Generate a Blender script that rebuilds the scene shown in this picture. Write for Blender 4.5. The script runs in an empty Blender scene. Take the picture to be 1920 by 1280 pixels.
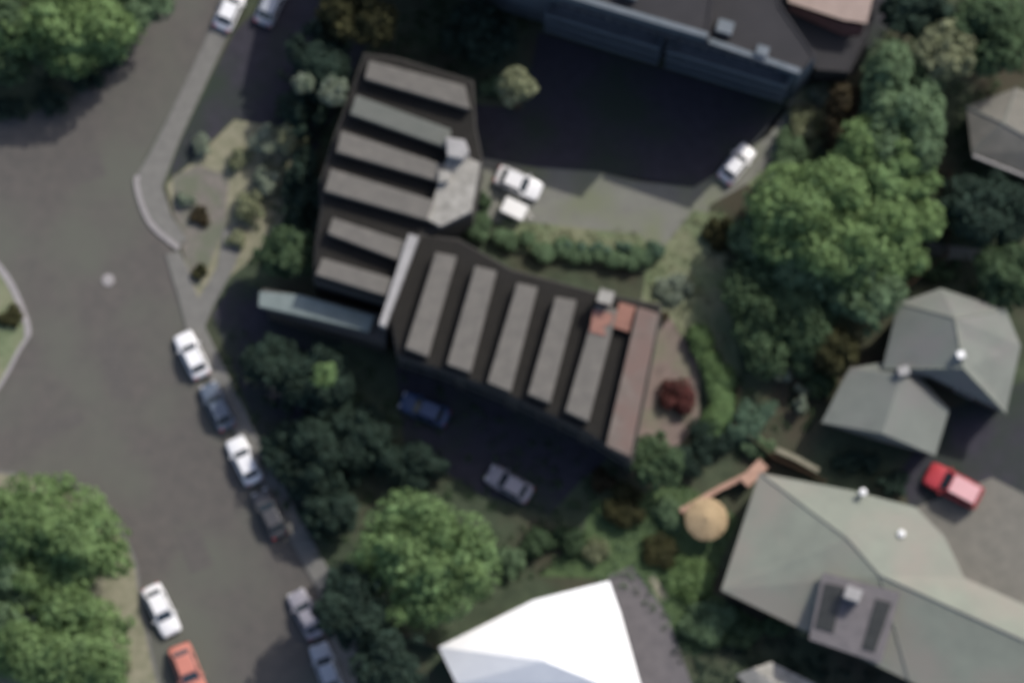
import bpy, math, random
import numpy as np
from mathutils import Vector, Matrix, Euler

# ------------------------------------------------------------------ camera, sky, sun
sc = bpy.context.scene
col = sc.collection
DIST, TILT, FOC = 420.0, math.radians(8.0), 180.0
CAM = Vector((0, -DIST*math.sin(TILT), DIST*math.cos(TILT)))
cd = bpy.data.cameras.new('aerial_camera'); cam = bpy.data.objects.new('aerial_camera', cd); col.objects.link(cam)
cam.location = CAM; cam.rotation_euler = (TILT, 0, 0)
cd.sensor_width = 36; cd.lens = FOC; cd.clip_start = 1; cd.clip_end = 3000
cd.dof.use_dof = True; cd.dof.focus_distance = 225.0; cd.dof.aperture_fstop = 0.255; cd.dof.aperture_blades = 0
sc.camera = cam
SOFT = True
cd.dof.use_dof = SOFT

EL = math.radians(44.0)
SX, SY = 0.68, 0.73                                   # the sun stands to the north-east
w = bpy.data.worlds.new('World'); sc.world = w; w.use_nodes = True
nt = w.node_tree; sky = nt.nodes.new('ShaderNodeTexSky'); sky.sky_type = 'NISHITA'; sky.sun_disc = False
sky.sun_elevation = EL; sky.sun_rotation = math.atan2(SX, SY)
sky.air_density = .7; sky.dust_density = 2.5; sky.ozone_density = .6
bgn = nt.nodes['Background']; nt.links.new(sky.outputs['Color'], bgn.inputs['Color']); bgn.inputs['Strength'].default_value = 0.145
ld = bpy.data.lights.new('sun', 'SUN'); ld.energy = 2.75; ld.angle = math.radians(0.5); ld.color = (1, .95, .87)
sun = bpy.data.objects.new('sun', ld); col.objects.link(sun)
sun.rotation_euler = Vector((-SX*math.cos(EL), -SY*math.cos(EL), -math.sin(EL))).to_track_quat('-Z', 'Y').to_euler()
sun.location = (60, 60, 90)
sc.view_settings.view_transform = 'Standard'; sc.view_settings.look = 'None'; sc.view_settings.exposure = 0.40; sc.view_settings.gamma = 1
sc.cycles.use_denoising = True

random.seed(4); RNG = np.random.default_rng(11)
PXM = 23.0

def at(px, py, h=0.0):
    """the point at height h that the picture shows at (px, py) of 1920 x 1280"""
    k = 36.0/FOC/1920.0
    u, v = (px-960)*k, -(py-640)*k
    d = Vector((u, math.sin(TILT)+v*math.cos(TILT), -math.cos(TILT)+v*math.sin(TILT)))
    return CAM + d*((h-CAM.z)/d.z)
def xy(px, py, h=0.0):
    p = at(px, py, h); return (p.x, p.y)

# ------------------------------------------------------------------ materials
def mat(name, c1, c2=None, scale=1.0, rough=.85, detail=6, bump=0.0, spec=.3, metal=0.0, c3=None, s3=.15, wave=None, island=0.0, trans=0.0):
    m = bpy.data.materials.new(name); m.use_nodes = True; t = m.node_tree; N = t.nodes; L = t.links
    b = N['Principled BSDF']; b.inputs['Roughness'].default_value = rough; b.inputs['Metallic'].default_value = metal
    b.inputs['Specular IOR Level'].default_value = spec
    if c2 is None: c2 = tuple(x*.75 for x in c1)
    co = N.new('ShaderNodeNewGeometry')
    nz = N.new('ShaderNodeTexNoise'); nz.inputs['Scale'].default_value = scale; nz.inputs['Detail'].default_value = detail; nz.inputs['Roughness'].default_value = .65
    L.new(co.outputs['Position'], nz.inputs['Vector'])
    r = N.new('ShaderNodeValToRGB'); r.color_ramp.elements[0].position = .33; r.color_ramp.elements[1].position = .67
    r.color_ramp.elements[0].color = (*c2, 1); r.color_ramp.elements[1].color = (*c1, 1)
    L.new(nz.outputs['Fac'], r.inputs['Fac']); out = r.outputs['Color']
    if c3 is not None:
        n3 = N.new('ShaderNodeTexNoise'); n3.inputs['Scale'].default_value = s3; n3.inputs['Detail'].default_value = 4
        L.new(co.outputs['Position'], n3.inputs['Vector'])
        r3 = N.new('ShaderNodeValToRGB'); r3.color_ramp.elements[0].position = .45; r3.color_ramp.elements[1].position = .62
        L.new(n3.outputs['Fac'], r3.inputs['Fac'])
        mx = N.new('ShaderNodeMix'); mx.data_type = 'RGBA'; L.new(r3.outputs['Color'], mx.inputs[0]); L.new(out, mx.inputs[6]); mx.inputs[7].default_value = (*c3, 1)
        out = mx.outputs[2]
    if wave:                                          # (ribs per metre, direction angle, depth)
        mp = N.new('ShaderNodeMapping'); mp.inputs['Rotation'].default_value = (0, 0, wave[1]); L.new(co.outputs['Position'], mp.inputs['Vector'])
        wv = N.new('ShaderNodeTexWave'); wv.inputs['Scale'].default_value = wave[0]; wv.inputs['Distortion'].default_value = 0; L.new(mp.outputs['Vector'], wv.inputs['Vector'])
        bm = N.new('ShaderNodeBump'); bm.inputs['Strength'].default_value = wave[2]; bm.inputs['Distance'].default_value = .04
        L.new(wv.outputs['Fac'], bm.inputs['Height']); L.new(bm.outputs['Normal'], b.inputs['Normal'])
    elif bump:
        n2 = N.new('ShaderNodeTexNoise'); n2.inputs['Scale'].default_value = 14; n2.inputs['Detail'].default_value = 5; L.new(co.outputs['Position'], n2.inputs['Vector'])
        bm = N.new('ShaderNodeBump'); bm.inputs['Strength'].default_value = bump; bm.inputs['Distance'].default_value = .05
        L.new(n2.outputs['Fac'], bm.inputs['Height']); L.new(bm.outputs['Normal'], b.inputs['Normal'])
    if island:
        mr = N.new('ShaderNodeMapRange'); mr.inputs['To Min'].default_value = 1-island; mr.inputs['To Max'].default_value = 1+island
        L.new(co.outputs['Random Per Island'], mr.inputs['Value'])
        hs = N.new('ShaderNodeHueSaturation'); L.new(mr.outputs['Result'], hs.inputs['Value']); L.new(out, hs.inputs['Color']); out = hs.outputs['Color']
    L.new(out, b.inputs['Base Color'])
    if trans:
        tr = N.new('ShaderNodeBsdfTranslucent'); L.new(out, tr.inputs['Color']); ms = N.new('ShaderNodeMixShader'); ms.inputs[0].default_value = trans
        L.new(b.outputs[0], ms.inputs[1]); L.new(tr.outputs[0], ms.inputs[2]); L.new(ms.outputs[0], N['Material Output'].inputs['Surface'])
    return m

M = {}
M['asphalt'] = mat('asphalt', (.101,.093,.085), (.079,.075,.070), .9, .9, 9, .3, c3=(.096,.099,.083), s3=.1)
M['tar_patch'] = mat('tar_patch', (.096,.090,.083), (.078,.074,.070), 1.5, .9, 8, .3)
M['shade_dark_asphalt'] = mat('shade_dark_asphalt', (.04,.038,.050), (.026,.026,.034), 1.2, .9, 8, .2, c3=(.026,.036,.028), s3=.16)  # dark asphalt whose colour also carries the shade of some yards
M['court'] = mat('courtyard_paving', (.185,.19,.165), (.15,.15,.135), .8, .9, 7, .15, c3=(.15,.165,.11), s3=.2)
M['pavement'] = mat('pavement', (.17,.168,.155), (.135,.133,.125), 1.3, .9, 7, .1)
M['kerb'] = mat('kerb_concrete', (.30,.285,.285), (.22,.21,.21), 2, .85)
M['kerb_old'] = mat('old_kerb', (.165,.16,.155), (.12,.12,.115), 2, .85)
M['soil'] = mat('garden_soil', (.062,.08,.048), (.032,.045,.027), .7, .95, 8, .4, c3=(.055,.05,.034), s3=.12)
M['lawn'] = mat('lawn_grass', (.16,.19,.11), (.095,.125,.065), 1.1, .95, 8, .5, c3=(.19,.195,.125), s3=.25)
M['lawn_lush'] = mat('lush_lawn', (.075,.115,.05), (.045,.075,.03), 1.4, .95, 8, .5)
M['verge'] = mat('dry_verge', (.25,.235,.17), (.15,.155,.10), 1.3, .95, 8, .4)
M['pinkish_paving'] = mat('pinkish_paving', (.185,.165,.15), (.12,.118,.10), 1.6, .9, 8, .2, c3=(.12,.13,.095), s3=.5)
M['path_pale'] = mat('pale_path', (.27,.255,.19), (.17,.165,.12), 1.2, .9, 7, .2)
M['path_grey'] = mat('grey_path', (.14,.13,.135), (.10,.095,.10), 1.2, .9, 7, .2)
M['brown_paving'] = mat('brown_paving', (.20,.155,.14), (.125,.10,.088), 1.0, .9, 7, .2, c3=(.15,.145,.105), s3=.3)
M['slab'] = mat('roof_concrete', (.145,.136,.121), (.108,.103,.093), 1.1, .85, 7, .1)
M['slab_green'] = mat('mossy_concrete', (.125,.13,.117), (.10,.108,.095), 1.1, .85, 7, .1)
M['slab_bluish'] = mat('blue_green_coping', (.17,.205,.20), (.13,.16,.155), 1.1, .85)
M['slab_brown'] = mat('rusty_concrete', (.165,.14,.122), (.115,.092,.078), .8, .85, 7, .1, c3=(.15,.105,.09), s3=.35)
M['deck'] = mat('roofing_felt_gap_shade', (.017,.016,.014), (.012,.0115,.0105), 1.5, .9, 6, .1)  # near-black felt paints in the shade between the roof slabs
M['wall_grey'] = mat('grey_render', (.19,.185,.175), (.15,.148,.14), 1.0, .85)
M['wall_dark'] = mat('dark_render', (.075,.072,.066), (.055,.053,.05), 1.0, .85)
M['wall_white'] = mat('white_wall_paint', (.32,.315,.31), (.26,.255,.25), 1.0, .7)
M['terrace_pale'] = mat('pale_terrace', (.34,.33,.30), (.19,.185,.165), 1.4, .85)
M['white'] = mat('white_paint', (.78,.78,.76), (.70,.70,.69), 1.2, .5)
M['roof_white'] = mat('white_metal_roof', (.82,.83,.83), (.76,.77,.78), .6, .5, wave=(5, .4, .15))
M['roof_green'] = mat('grey_green_roof', (.205,.225,.185), (.17,.185,.155), .5, .7, 7, wave=(4, .42, .2), c3=(.215,.205,.175), s3=.14)
M['roof_pale'] = mat('pale_grey_roof', (.165,.18,.16), (.135,.147,.132), .5, .75, 7, wave=(4, .42, .2), c3=(.16,.16,.15), s3=.3)
M['roof_brown'] = mat('grey_brown_roof', (.165,.158,.138), (.125,.123,.108), .8, .85, 7)
M['roof_dark'] = mat('dark_roof_membrane', (.034,.033,.036), (.027,.027,.030), .5, .85, 7, .1)
M['roof_pink'] = mat('pale_pink_roof', (.30,.235,.205), (.25,.195,.17), .9, .8, 7)
M['brick'] = mat('red_brown_brick', (.15,.07,.06), (.09,.045,.04), 3, .85)
M['facade'] = mat('blue_grey_facade', (.10,.125,.145), (.07,.09,.11), .7, .8)
M['parapet'] = mat('parapet_grey', (.14,.16,.18), (.10,.12,.135), 1.0, .8)
M['solar'] = mat('dark_glass_panel', (.035,.037,.035), (.02,.022,.02), 1.5, .25, spec=.5)
M['glass'] = mat('window_glass', (.03,.04,.05), (.02,.03,.04), 1, .08, spec=.6)
M['metal'] = mat('grey_metal', (.3,.3,.3), (.22,.22,.22), 2, .45, metal=.6)
M['rubber'] = mat('black_rubber', (.02,.02,.02), (.015,.015,.015), 3, .8)
M['lamp'] = mat('headlamp_glass', (.7,.7,.7), (.6,.6,.6), 2, .15)
M['tail'] = mat('tail_lamp', (.35,.02,.02), (.25,.01,.01), 2, .2)
M['straw'] = mat('straw_thatch', (.42,.32,.19), (.25,.185,.11), 4, .9, 6, .5)
M['pinkwall'] = mat('pink_render', (.42,.265,.20), (.32,.20,.15), 1.2, .85)
M['wood'] = mat('brown_timber', (.12,.075,.045), (.07,.045,.03), 2, .8)
M['terracotta'] = mat('terracotta', (.28,.145,.11), (.19,.10,.08), 2, .85)
M['bark'] = mat('bark', (.09,.07,.05), (.05,.04,.03), 3, .95, 6, .4)
def leafmat(name, c1, c2, isl=.4): return mat(name, c1, c2, .45, .75, 3, spec=.15, island=isl, trans=.38)
M['leaf_green'] = leafmat('leaf_green', (.185,.28,.12), (.10,.16,.06))
M['leaf_yellow'] = leafmat('leaf_yellow_green', (.175,.275,.12), (.105,.165,.065))
M['leaf_mid'] = leafmat('leaf_mid_green', (.16,.24,.135), (.09,.14,.075))
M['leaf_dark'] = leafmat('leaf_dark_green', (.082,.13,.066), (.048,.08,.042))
M['leaf_shade_dark'] = leafmat('leaf_shade_dark', (.036,.062,.046), (.024,.042,.032))  # leaf colour darkened to stand in for shade the building does not cast
M['leaf_teal'] = leafmat('leaf_blue_green', (.12,.19,.13), (.07,.12,.08))
M['leaf_pale'] = leafmat('leaf_pale', (.27,.29,.18), (.14,.16,.09))
M['leaf_silver'] = leafmat('leaf_silver', (.27,.31,.24), (.14,.18,.13))
M['leaf_olive'] = leafmat('leaf_olive', (.07,.07,.03), (.035,.038,.018))
M['leaf_brown'] = leafmat('leaf_brown', (.075,.06,.035), (.04,.035,.02))
M['leaf_red'] = leafmat('leaf_red', (.14,.05,.045), (.06,.028,.025))
def paint(name, c, rough=.3):
    return mat(name, c, tuple(x*.93 for x in c), .8, rough, spec=.5)
M['car_white'] = paint('white_car_paint', (.78,.78,.79))
M['car_silver'] = paint('silver_car_paint', (.34,.36,.40))
M['car_blue'] = paint('dark_blue_car_paint', (.10,.125,.165))
M['car_navy'] = paint('navy_car_paint', (.04,.07,.15))
M['car_dark'] = paint('charcoal_car_paint', (.06,.06,.065))
M['car_grey'] = paint('grey_car_paint', (.26,.25,.28))
M['car_red'] = paint('red_car_paint', (.42,.05,.06))
M['car_glint'] = paint('pink_sun_glint', (.60,.34,.35), .4)  # pale roof colour stands in for sun glint on the red car
M['car_orange'] = paint('orange_red_car_paint', (.52,.20,.15))

# ------------------------------------------------------------------ helpers
def tag(o, label=None, cat=None, group=None, kind=None):
    if label: o['label'] = label
    if cat: o['category'] = cat
    if group: o['group'] = group
    if kind: o['kind'] = kind
    return o
def thing(name, label, cat, loc, rz=0.0, group=None):
    o = bpy.data.objects.new(name, None); o.empty_display_size = .3; col.objects.link(o)
    o.location = loc; o.rotation_euler = (0, 0, rz); return tag(o, label, cat, group)

class MB:
    def __init__(s): s.v = []; s.f = []
    def add(s, vs, fs):
        n = len(s.v); s.v += [tuple(v) for v in vs]; s.f += [tuple(i+n for i in f) for f in fs]; return s
    def prism(s, poly, z0, z1):
        """poly: list of (x, y); closed solid"""
        a = sum(poly[i][0]*poly[(i+1) % len(poly)][1]-poly[(i+1) % len(poly)][0]*poly[i][1] for i in range(len(poly)))
        if a < 0: poly = poly[::-1]
        n = len(poly)
        vs = [(x, y, z0) for x, y in poly]+[(x, y, z1) for x, y in poly]
        fs = [tuple(range(n-1, -1, -1)), tuple(range(n, 2*n))]+[(i, (i+1) % n, n+(i+1) % n, n+i) for i in range(n)]
        return s.add(vs, fs)
    def box(s, cx, cy, z0, z1, lx, ly, rz=0.0):
        c, q = math.cos(rz), math.sin(rz)
        return s.prism([(cx+c*x-q*y, cy+q*x+c*y) for x, y in ((-lx/2,-ly/2),(lx/2,-ly/2),(lx/2,ly/2),(-lx/2,ly/2))], z0, z1)
    def tube(s, pts, rad, n=7):
        pts = [Vector(p) for p in pts]; base = len(s.v); vs = []; fs = []
        for i, p in enumerate(pts):
            d = (pts[min(i+1, len(pts)-1)]-pts[max(i-1, 0)]).normalized()
            a = d.cross(Vector((.3, .9, .2))).normalized(); b = d.cross(a)
            r = rad[i] if hasattr(rad, '__len__') else rad
            vs += [tuple(p+(a*math.cos(6.2832*k/n)+b*math.sin(6.2832*k/n))*r) for k in range(n)]
        for i in range(len(pts)-1):
            fs += [(i*n+k, i*n+(k+1) % n, (i+1)*n+(k+1) % n, (i+1)*n+k) for k in range(n)]
        fs += [tuple(range(n)), tuple((len(pts)-1)*n+k for k in range(n))]
        return s.add(vs, fs)
    def lathe(s, cx, cy, prof, n=20):
        vs = []; fs = []
        for r, z in prof: vs += [(cx+r*math.cos(6.2832*k/n), cy+r*math.sin(6.2832*k/n), z) for k in range(n)]
        m = len(prof)
        for i in range(m-1): fs += [(i*n+k, i*n+(k+1) % n, (i+1)*n+(k+1) % n, (i+1)*n+k) for k in range(n)]
        fs += [tuple(range(n-1, -1, -1)), tuple((m-1)*n+k for k in range(n))]
        return s.add(vs, fs)
    def build(s, name, m, parent=None, local=False, smooth=False, sub=0, bevel=0.0):
        me = bpy.data.meshes.new(name); vs = s.v
        off = Vector((0, 0, 0))
        if parent is not None and not local:
            p = parent
            while p is not None: off += Vector(p.location); p = p.parent
        me.from_pydata([(x-off.x, y-off.y, z-off.z) for x, y, z in vs], [], s.f); me.update()
        me.materials.append(m if not isinstance(m, str) else M[m])
        if smooth: me.polygons.foreach_set('use_smooth', [True]*len(me.polygons))
        o = bpy.data.objects.new(name, me); col.objects.link(o)
        if parent is not None: o.parent = parent
        if sub: md = o.modifiers.new('sub', 'SUBSURF'); md.levels = sub; md.render_levels = sub
        if bevel: md = o.modifiers.new('bev', 'BEVEL'); md.width = bevel; md.segments = 2; md.limit_method = 'ANGLE'
        return o

def P(pts, h=0.0): return [xy(a, b, h) for a, b in pts]
def sheet(name, pts, z, m, kind='structure', h=None):
    b = MB(); poly = P(pts)
    a = sum(poly[i][0]*poly[(i+1) % len(poly)][1]-poly[(i+1) % len(poly)][0]*poly[i][1] for i in range(len(poly)))
    if a < 0: poly = poly[::-1]
    b.add([(x, y, z) for x, y in poly], [tuple(range(len(poly)))])
    return tag(b.build(name, m), kind=kind)
def slabground(name, pts, z1, m):
    return tag(MB().prism(P(pts), -.05, z1).build(name, m, bevel=.02), kind='structure')
def ribbon(pts, wd):
    """polygon of a strip of width wd (m) along world points"""
    L, R = [], []
    for i, p in enumerate(pts):
        a, b = Vector(pts[max(i-1, 0)]), Vector(pts[min(i+1, len(pts)-1)]); d = (b-a).normalized(); n = Vector((-d.y, d.x))
        L.append(tuple(Vector(p)+n*wd/2)); R.append(tuple(Vector(p)-n*wd/2))
    return L, R
def strip(mb, pts, wd, z0, z1):
    L, R = ribbon(pts, wd)
    for i in range(len(pts)-1): mb.prism([L[i], L[i+1], R[i+1], R[i]], z0, z1)
    return mb
def smoothline(pts, n=6):
    out = []
    for i in range(len(pts)-1):
        p0, p1, p2, p3 = [Vector(pts[max(0, min(len(pts)-1, i+k))]) for k in (-1, 0, 1, 2)]
        for j in range(n):
            t = j/n
            out.append(tuple(.5*((2*p1)+(-p0+p2)*t+(2*p0-5*p1+4*p2-p3)*t*t+(-p0+3*p1-3*p2+p3)*t**3)))
    return out+[tuple(pts[-1])]

# ------------------------------------------------------------------ foliage
def leaves(centres, radii, n, size, zmin=None, flat=.0, core=.25):
    """leaf-clump quads on and inside a set of lobes -> verts, faces"""
    centres = np.array(centres, float); radii = np.array(radii, float)
    wgt = radii.prod(1)**(2/3); k = RNG.choice(len(centres), n, p=wgt/wgt.sum())
    d = RNG.normal(size=(n, 3)); d /= np.linalg.norm(d, axis=1)[:, None]
    d[:, 2] = np.where(d[:, 2] < -.2, -d[:, 2]*.7, d[:, 2])
    rr = np.where(RNG.random(n) < core, RNG.uniform(.2, .85, n), RNG.uniform(.82, 1.12, n))
    p = centres[k]+d*radii[k]*rr[:, None]
    if zmin is not None: p[:, 2] = np.maximum(p[:, 2], zmin+RNG.random(n)*.1)
    nr = d+np.array([.1,.1,.35])+RNG.normal(size=(n, 3))*.4; nr /= np.linalg.norm(nr, axis=1)[:, None]
    t = np.cross(nr, RNG.normal(size=(n, 3))); t /= np.linalg.norm(t, axis=1)[:, None]; b = np.cross(nr, t)
    s = size*RNG.uniform(.55, 1.3, n)[:, None]; a = RNG.uniform(.5, .9, n)[:, None]
    q = np.stack([p-t*s, p-b*s*a+nr*s*.15, p+t*s, p+b*s*a+nr*s*.15], 1).reshape(-1, 3)
    return q
def leafobj(name, q, m, parent):
    me = bpy.data.meshes.new(name); n = len(q)//4
    off = np.array(parent.location) if parent is not None else np.zeros(3)
    me.vertices.add(len(q)); me.vertices.foreach_set('co', (q-off).ravel())
    me.loops.add(4*n); me.loops.foreach_set('vertex_index', np.arange(4*n)); me.polygons.add(n)
    me.polygons.foreach_set('loop_start', np.arange(0, 4*n, 4)); me.update(); me.validate()
    me.materials.append(M[m]); o = bpy.data.objects.new(name, me); col.objects.link(o)
    if parent is not None: o.parent = parent
    return o

def tree(px, py, rpx, top, leaf, label, name='tree', ry=None, group=None, nl=34, dens=1.0, squash=.55, size=.24, cat='tree', lift=.62):
    """crown of radius rpx pixels whose middle shows at px,py; top = its highest point in metres"""
    r = rpx/PXM; rb = (ry or rpx)/PXM; rz = min(top*squash, max(r, rb)*.95); zc = top-rz
    c = at(px, py, zc+rz*.5); cx, cy = c.x, c.y
    o = thing(name, label, cat, (cx, cy, 0), 0, group)
    cs, rs = [], []
    for i in range(nl):
        for _ in range(40):
            d = Vector((random.gauss(0, 1), random.gauss(0, 1), random.gauss(.25, .7))); d.normalize()
            f = random.uniform(.45, .78) if i > 4 else random.uniform(0, .3)
            if i > nl*.72: f = random.uniform(.8, 1.0)
            if d.z > -.35: break
        lr = random.uniform(.24, .44) if i <= nl*.72 else random.uniform(.10, .2)
        cs.append((cx+d.x*r*f, cy+d.y*rb*f, zc+d.z*rz*f)); rs.append((r*lr, rb*lr, rz*lr*1.05))
    n = int(dens*420*(r*rb+1.0)*(.24/size)**1.5); n = max(260, min(n, 15000))
    leafobj('crown', leaves(cs, rs, n, size, zmin=.3), leaf, o)
    tb = MB(); tr = .06+.03*top*.5
    hb = max(.5, zc-rz*.3)
    tb.tube([(cx, cy, -.1), (cx+.05, cy, hb*.5), (cx, cy+.05, hb), (cx, cy, zc+rz*.3)], [tr*1.4, tr, tr*.8, tr*.35], 8)
    for i in range(0, min(nl, 14), 2):
        q = cs[i]; tb.tube([(cx, cy, hb*.85), ((cx+q[0])/2, (cy+q[1])/2, (hb+q[2])/2+.2), q], [tr*.5, tr*.3, tr*.12], 5)
    tb.build('trunk', 'bark', o, smooth=True)
    return o

def shrub(px, py, rpx, h, leaf, label, name='shrub', ry=None, group=None, size=.15, dens=1.0, rot=0.0):
    r = rpx/PXM; rb = (ry or rpx)/PXM
    c = at(px, py, h*.6); cx, cy = c.x, c.y
    o = thing(name, label, 'shrub', (cx, cy, 0), 0, group)
    cs, rs = [], []; nl = 7+int(4*max(r, rb)); ca, sa = math.cos(rot), math.sin(rot)
    for i in range(nl):
        a = random.uniform(0, 6.28); f = math.sqrt(random.random())*.72; lr = random.uniform(.3, .48)*min(r, rb)
        lx, ly = math.cos(a)*f*r, math.sin(a)*f*rb
        z = h*random.uniform(.4, .72)*(1-.25*f)
        cs.append((cx+ca*lx-sa*ly, cy+sa*lx+ca*ly, z)); rs.append((lr, lr, min(h*.4, lr*1.3)))
    n = int(dens*620*(r*rb+.25)*(.15/size)**1.2); n = max(160, min(n, 7000))
    leafobj('foliage', leaves(cs, rs, n, size, zmin=.04), leaf, o)
    tb = MB()
    for q in cs[:6]: tb.tube([(cx+(q[0]-cx)*.25, cy+(q[1]-cy)*.25, -.05), ((cx+q[0])/2, (cy+q[1])/2, q[2]*.55), q], [.05, .035, .015], 5)
    tb.build('stems', 'bark', o)
    return o

def hedge(line, wpx, h, leaf, label, name='hedge', size=.14, dens=1.0):
    pts = smoothline([at(a, b, h*.7).xy for a, b in line], 5); wd = wpx/PXM
    c = pts[len(pts)//2]; o = thing(name, label, 'hedge', (c[0], c[1], 0))
    cs, rs = [], []; tot = 0
    for i in range(len(pts)-1):
        a, b = Vector(pts[i]), Vector(pts[i+1]); ln = (b-a).length; tot += ln
        for _ in range(max(1, int(ln*1.6))):
            p = a.lerp(b, random.random())+Vector((random.uniform(-1, 1), random.uniform(-1, 1)))*wd*.24
            lr = wd*random.uniform(.26, .4); cs.append((p.x, p.y, h*random.uniform(.45, .68))); rs.append((lr, lr, h*.36))
    leafobj('foliage', leaves(cs, rs, int(dens*620*tot*wd), size, zmin=.04), leaf, o)
    tb = MB()
    for q in cs[::3]: tb.tube([(q[0], q[1], -.05), (q[0]+.05, q[1], q[2])], [.05, .02], 5)
    tb.build('stems', 'bark', o)
    return o

# ------------------------------------------------------------------ the setting: ground, roads, paths
b = MB(); b.add([(-420,-420,0),(420,-420,0),(420,420,0),(-420,420,0)], [(0,1,2,3)]); tag(b.build('ground', 'soil'), kind='structure')
sheet('road', [(-700,-600),(560,-600),(440,-60),(410,20),(330,190),(270,300),(252,345),(265,395),(298,440),(330,475),(345,560),(352,600),(378,640),(470,830),(545,985),(610,1100),(650,1290),(700,1700),(-700,1700)], .012, 'asphalt')

for k, pts in enumerate(([(120,300),(185,285),(200,330),(135,350)],[(330,1000),(372,985),(400,1060),(356,1075)],[(60,800),(150,770),(160,792),(70,825)],[(180,640),(215,630),(250,740),(212,750)])): sheet('road_patch', pts, .018+.002*k, 'tar_patch')
slabground('verge', [(-300,-40),(-300,262),(-40,238),(60,212),(130,188),(205,126),(250,40),(300,-90),(330,-180),(-300,-180)], .12, 'soil')  # soil drawn out to the tree's shadow outline, painting that shade darker
slabground('traffic_island', [(-120,430),(-40,455),(0,500),(28,545),(52,605),(56,628),(36,655),(0,722),(-60,800),(-120,800)], .12, 'lawn')
slabground('grass_verge', [(-300,905),(-20,880),(90,900),(200,960),(250,1040),(262,1110),(283,1220),(310,1330),(320,1700),(-300,1700)], .12, 'verge')
slabground('pavement', [(455,-120),(425,-20),(398,50),(350,155),(300,255),(254,342),(266,392),(288,430),(332,464),(352,448),(322,405),(304,350),(336,265),(385,160),(434,55),(466,-20),(500,-120)], .13, 'pavement')
slabground('footpath', [(310,478),(336,470),(352,500),(372,560),(408,500),(418,430),(446,420),(456,452),(440,500),(400,575),(384,612),(480,810),(560,965),(640,1110),(690,1290),(700,1500),(650,1500),(640,1290),(600,1110),(530,985),(450,830),(350,620),(335,560)], .13, 'pavement')
kb = MB(); strip(kb, smoothline([Vector(xy(*p)) for p in [(259,330),(256,345),(268,390),(290,428),(336,466)]]), .42, 0, .16)
tag(kb.build('kerb', 'kerb'), kind='structure')
kb = MB(); strip(kb, smoothline([Vector(xy(*p)) for p in [(425,-30),(398,50),(350,155),(300,255),(257,334)]]), .2, 0, .15)
tag(kb.build('kerb', 'kerb_old'), kind='structure')
kb = MB(); strip(kb, smoothline([Vector(xy(*p)) for p in [(-60,440),(0,503),(28,548),(50,605),(52,632)]]), .55, 0, .17); strip(kb, smoothline([Vector(xy(*p)) for p in [(52,632),(34,660),(0,722),(-60,800)]]), .3, 0, .165)
tag(kb.build('kerb', 'kerb'), kind='structure')
kb = MB(); strip(kb, [Vector(xy(*p)) for p in [(352,618),(450,828),(530,983),(600,1108),(640,1290)]], .18, 0, .15)
tag(kb.build('kerb', 'kerb_old'), kind='structure')
kb = MB(); strip(kb, smoothline([Vector(xy(*p)) for p in [(-20,882),(90,902),(200,962),(250,1042),(262,1112),(283,1222),(310,1330)]]), .2, 0, .15)
tag(kb.build('kerb', 'kerb_old'), kind='structure')

sheet('parking_court', [(440,60),(600,-100),(700,60),(570,330),(500,240),(440,220),(345,315),(318,330),(310,350),(338,268),(388,162)], .012, 'shade_dark_asphalt')  # near-black ground in place of shade that nothing here casts
sheet('parking_court', [(398,590),(440,520),(520,560),(640,640),(600,800),(600,1000),(560,960),(480,800)], .012, 'shade_dark_asphalt')
sheet('dry_bed', [(312,345),(345,318),(440,225),(500,235),(575,240),(550,390),(480,480),(430,520),(372,560),(345,500),(352,448),(326,404)], .014, 'verge')
sheet('parking_court', [(742,685),(800,695),(1150,850),(1085,905),(1030,965),(900,925),(760,840)], .012, 'shade_dark_asphalt')
sheet('garden_paving', [(325,330),(372,310),(430,330),(420,430),(372,545),(352,498),(340,462),(352,446),(326,404)], .02, 'pinkish_paving')
sheet('parking_court', [(886,195),(980,205),(1010,60),(1480,200),(1440,255),(1300,352),(1200,340),(1120,322),(1000,314),(880,292)], .012, 'shade_dark_asphalt')  # dark ground paints in the tall block's shade, edged near its shadow line
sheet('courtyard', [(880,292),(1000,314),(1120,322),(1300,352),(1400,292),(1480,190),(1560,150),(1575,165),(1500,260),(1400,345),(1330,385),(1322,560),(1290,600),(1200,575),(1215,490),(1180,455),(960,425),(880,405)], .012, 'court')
sheet('lawn', [(940,410),(1200,440),(1230,480),(1300,395),(1360,400),(1365,560),(1390,700),(1330,760),(1290,640),(1200,590),(1210,510),(950,470)], .018, 'lawn')
sheet('lawn', [(1478,190),(1500,165),(1560,150),(1590,170),(1560,250),(1500,310),(1420,360),(1400,345),(1500,262),(1545,190)], .02, 'lawn')
sheet('lawn', [(1180,930),(1110,940),(1090,1010),(1010,1080),(1150,1085),(1215,1150),(1300,1230),(1450,1180),(1330,1105),(1385,970),(1280,905)], .012, 'lawn_lush')
sheet('brown_paving', [(1190,570),(1250,585),(1310,680),(1312,790),(1220,890),(1160,870)], .024, 'brown_paving')
sheet('driveway', [(1705,955),(1860,895),(1990,960),(1990,1180),(1800,1110),(1740,1000)], .016, 'roof_brown')
sheet('side_yard', [(1770,770),(1990,690),(1990,960),(1860,895),(1705,955),(1690,880)], .012, 'shade_dark_asphalt')  # dark ground deepens the shade beside the pale house
sheet('side_path', [(1140,1080),(1185,1060),(1250,1150),(1300,1290),(1320,1400),(1200,1400),(1190,1290),(1160,1150)], .014, 'path_grey')
sheet('garden_path', [(1225,1075),(1215,1085),(1240,1130),(1255,1120)], .018, 'path_pale')
sheet('side_yard', [(1480,20),(1500,150),(1600,140),(1680,40),(1720,-140),(1480,-140)], .014, 'shade_dark_asphalt')
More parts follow.
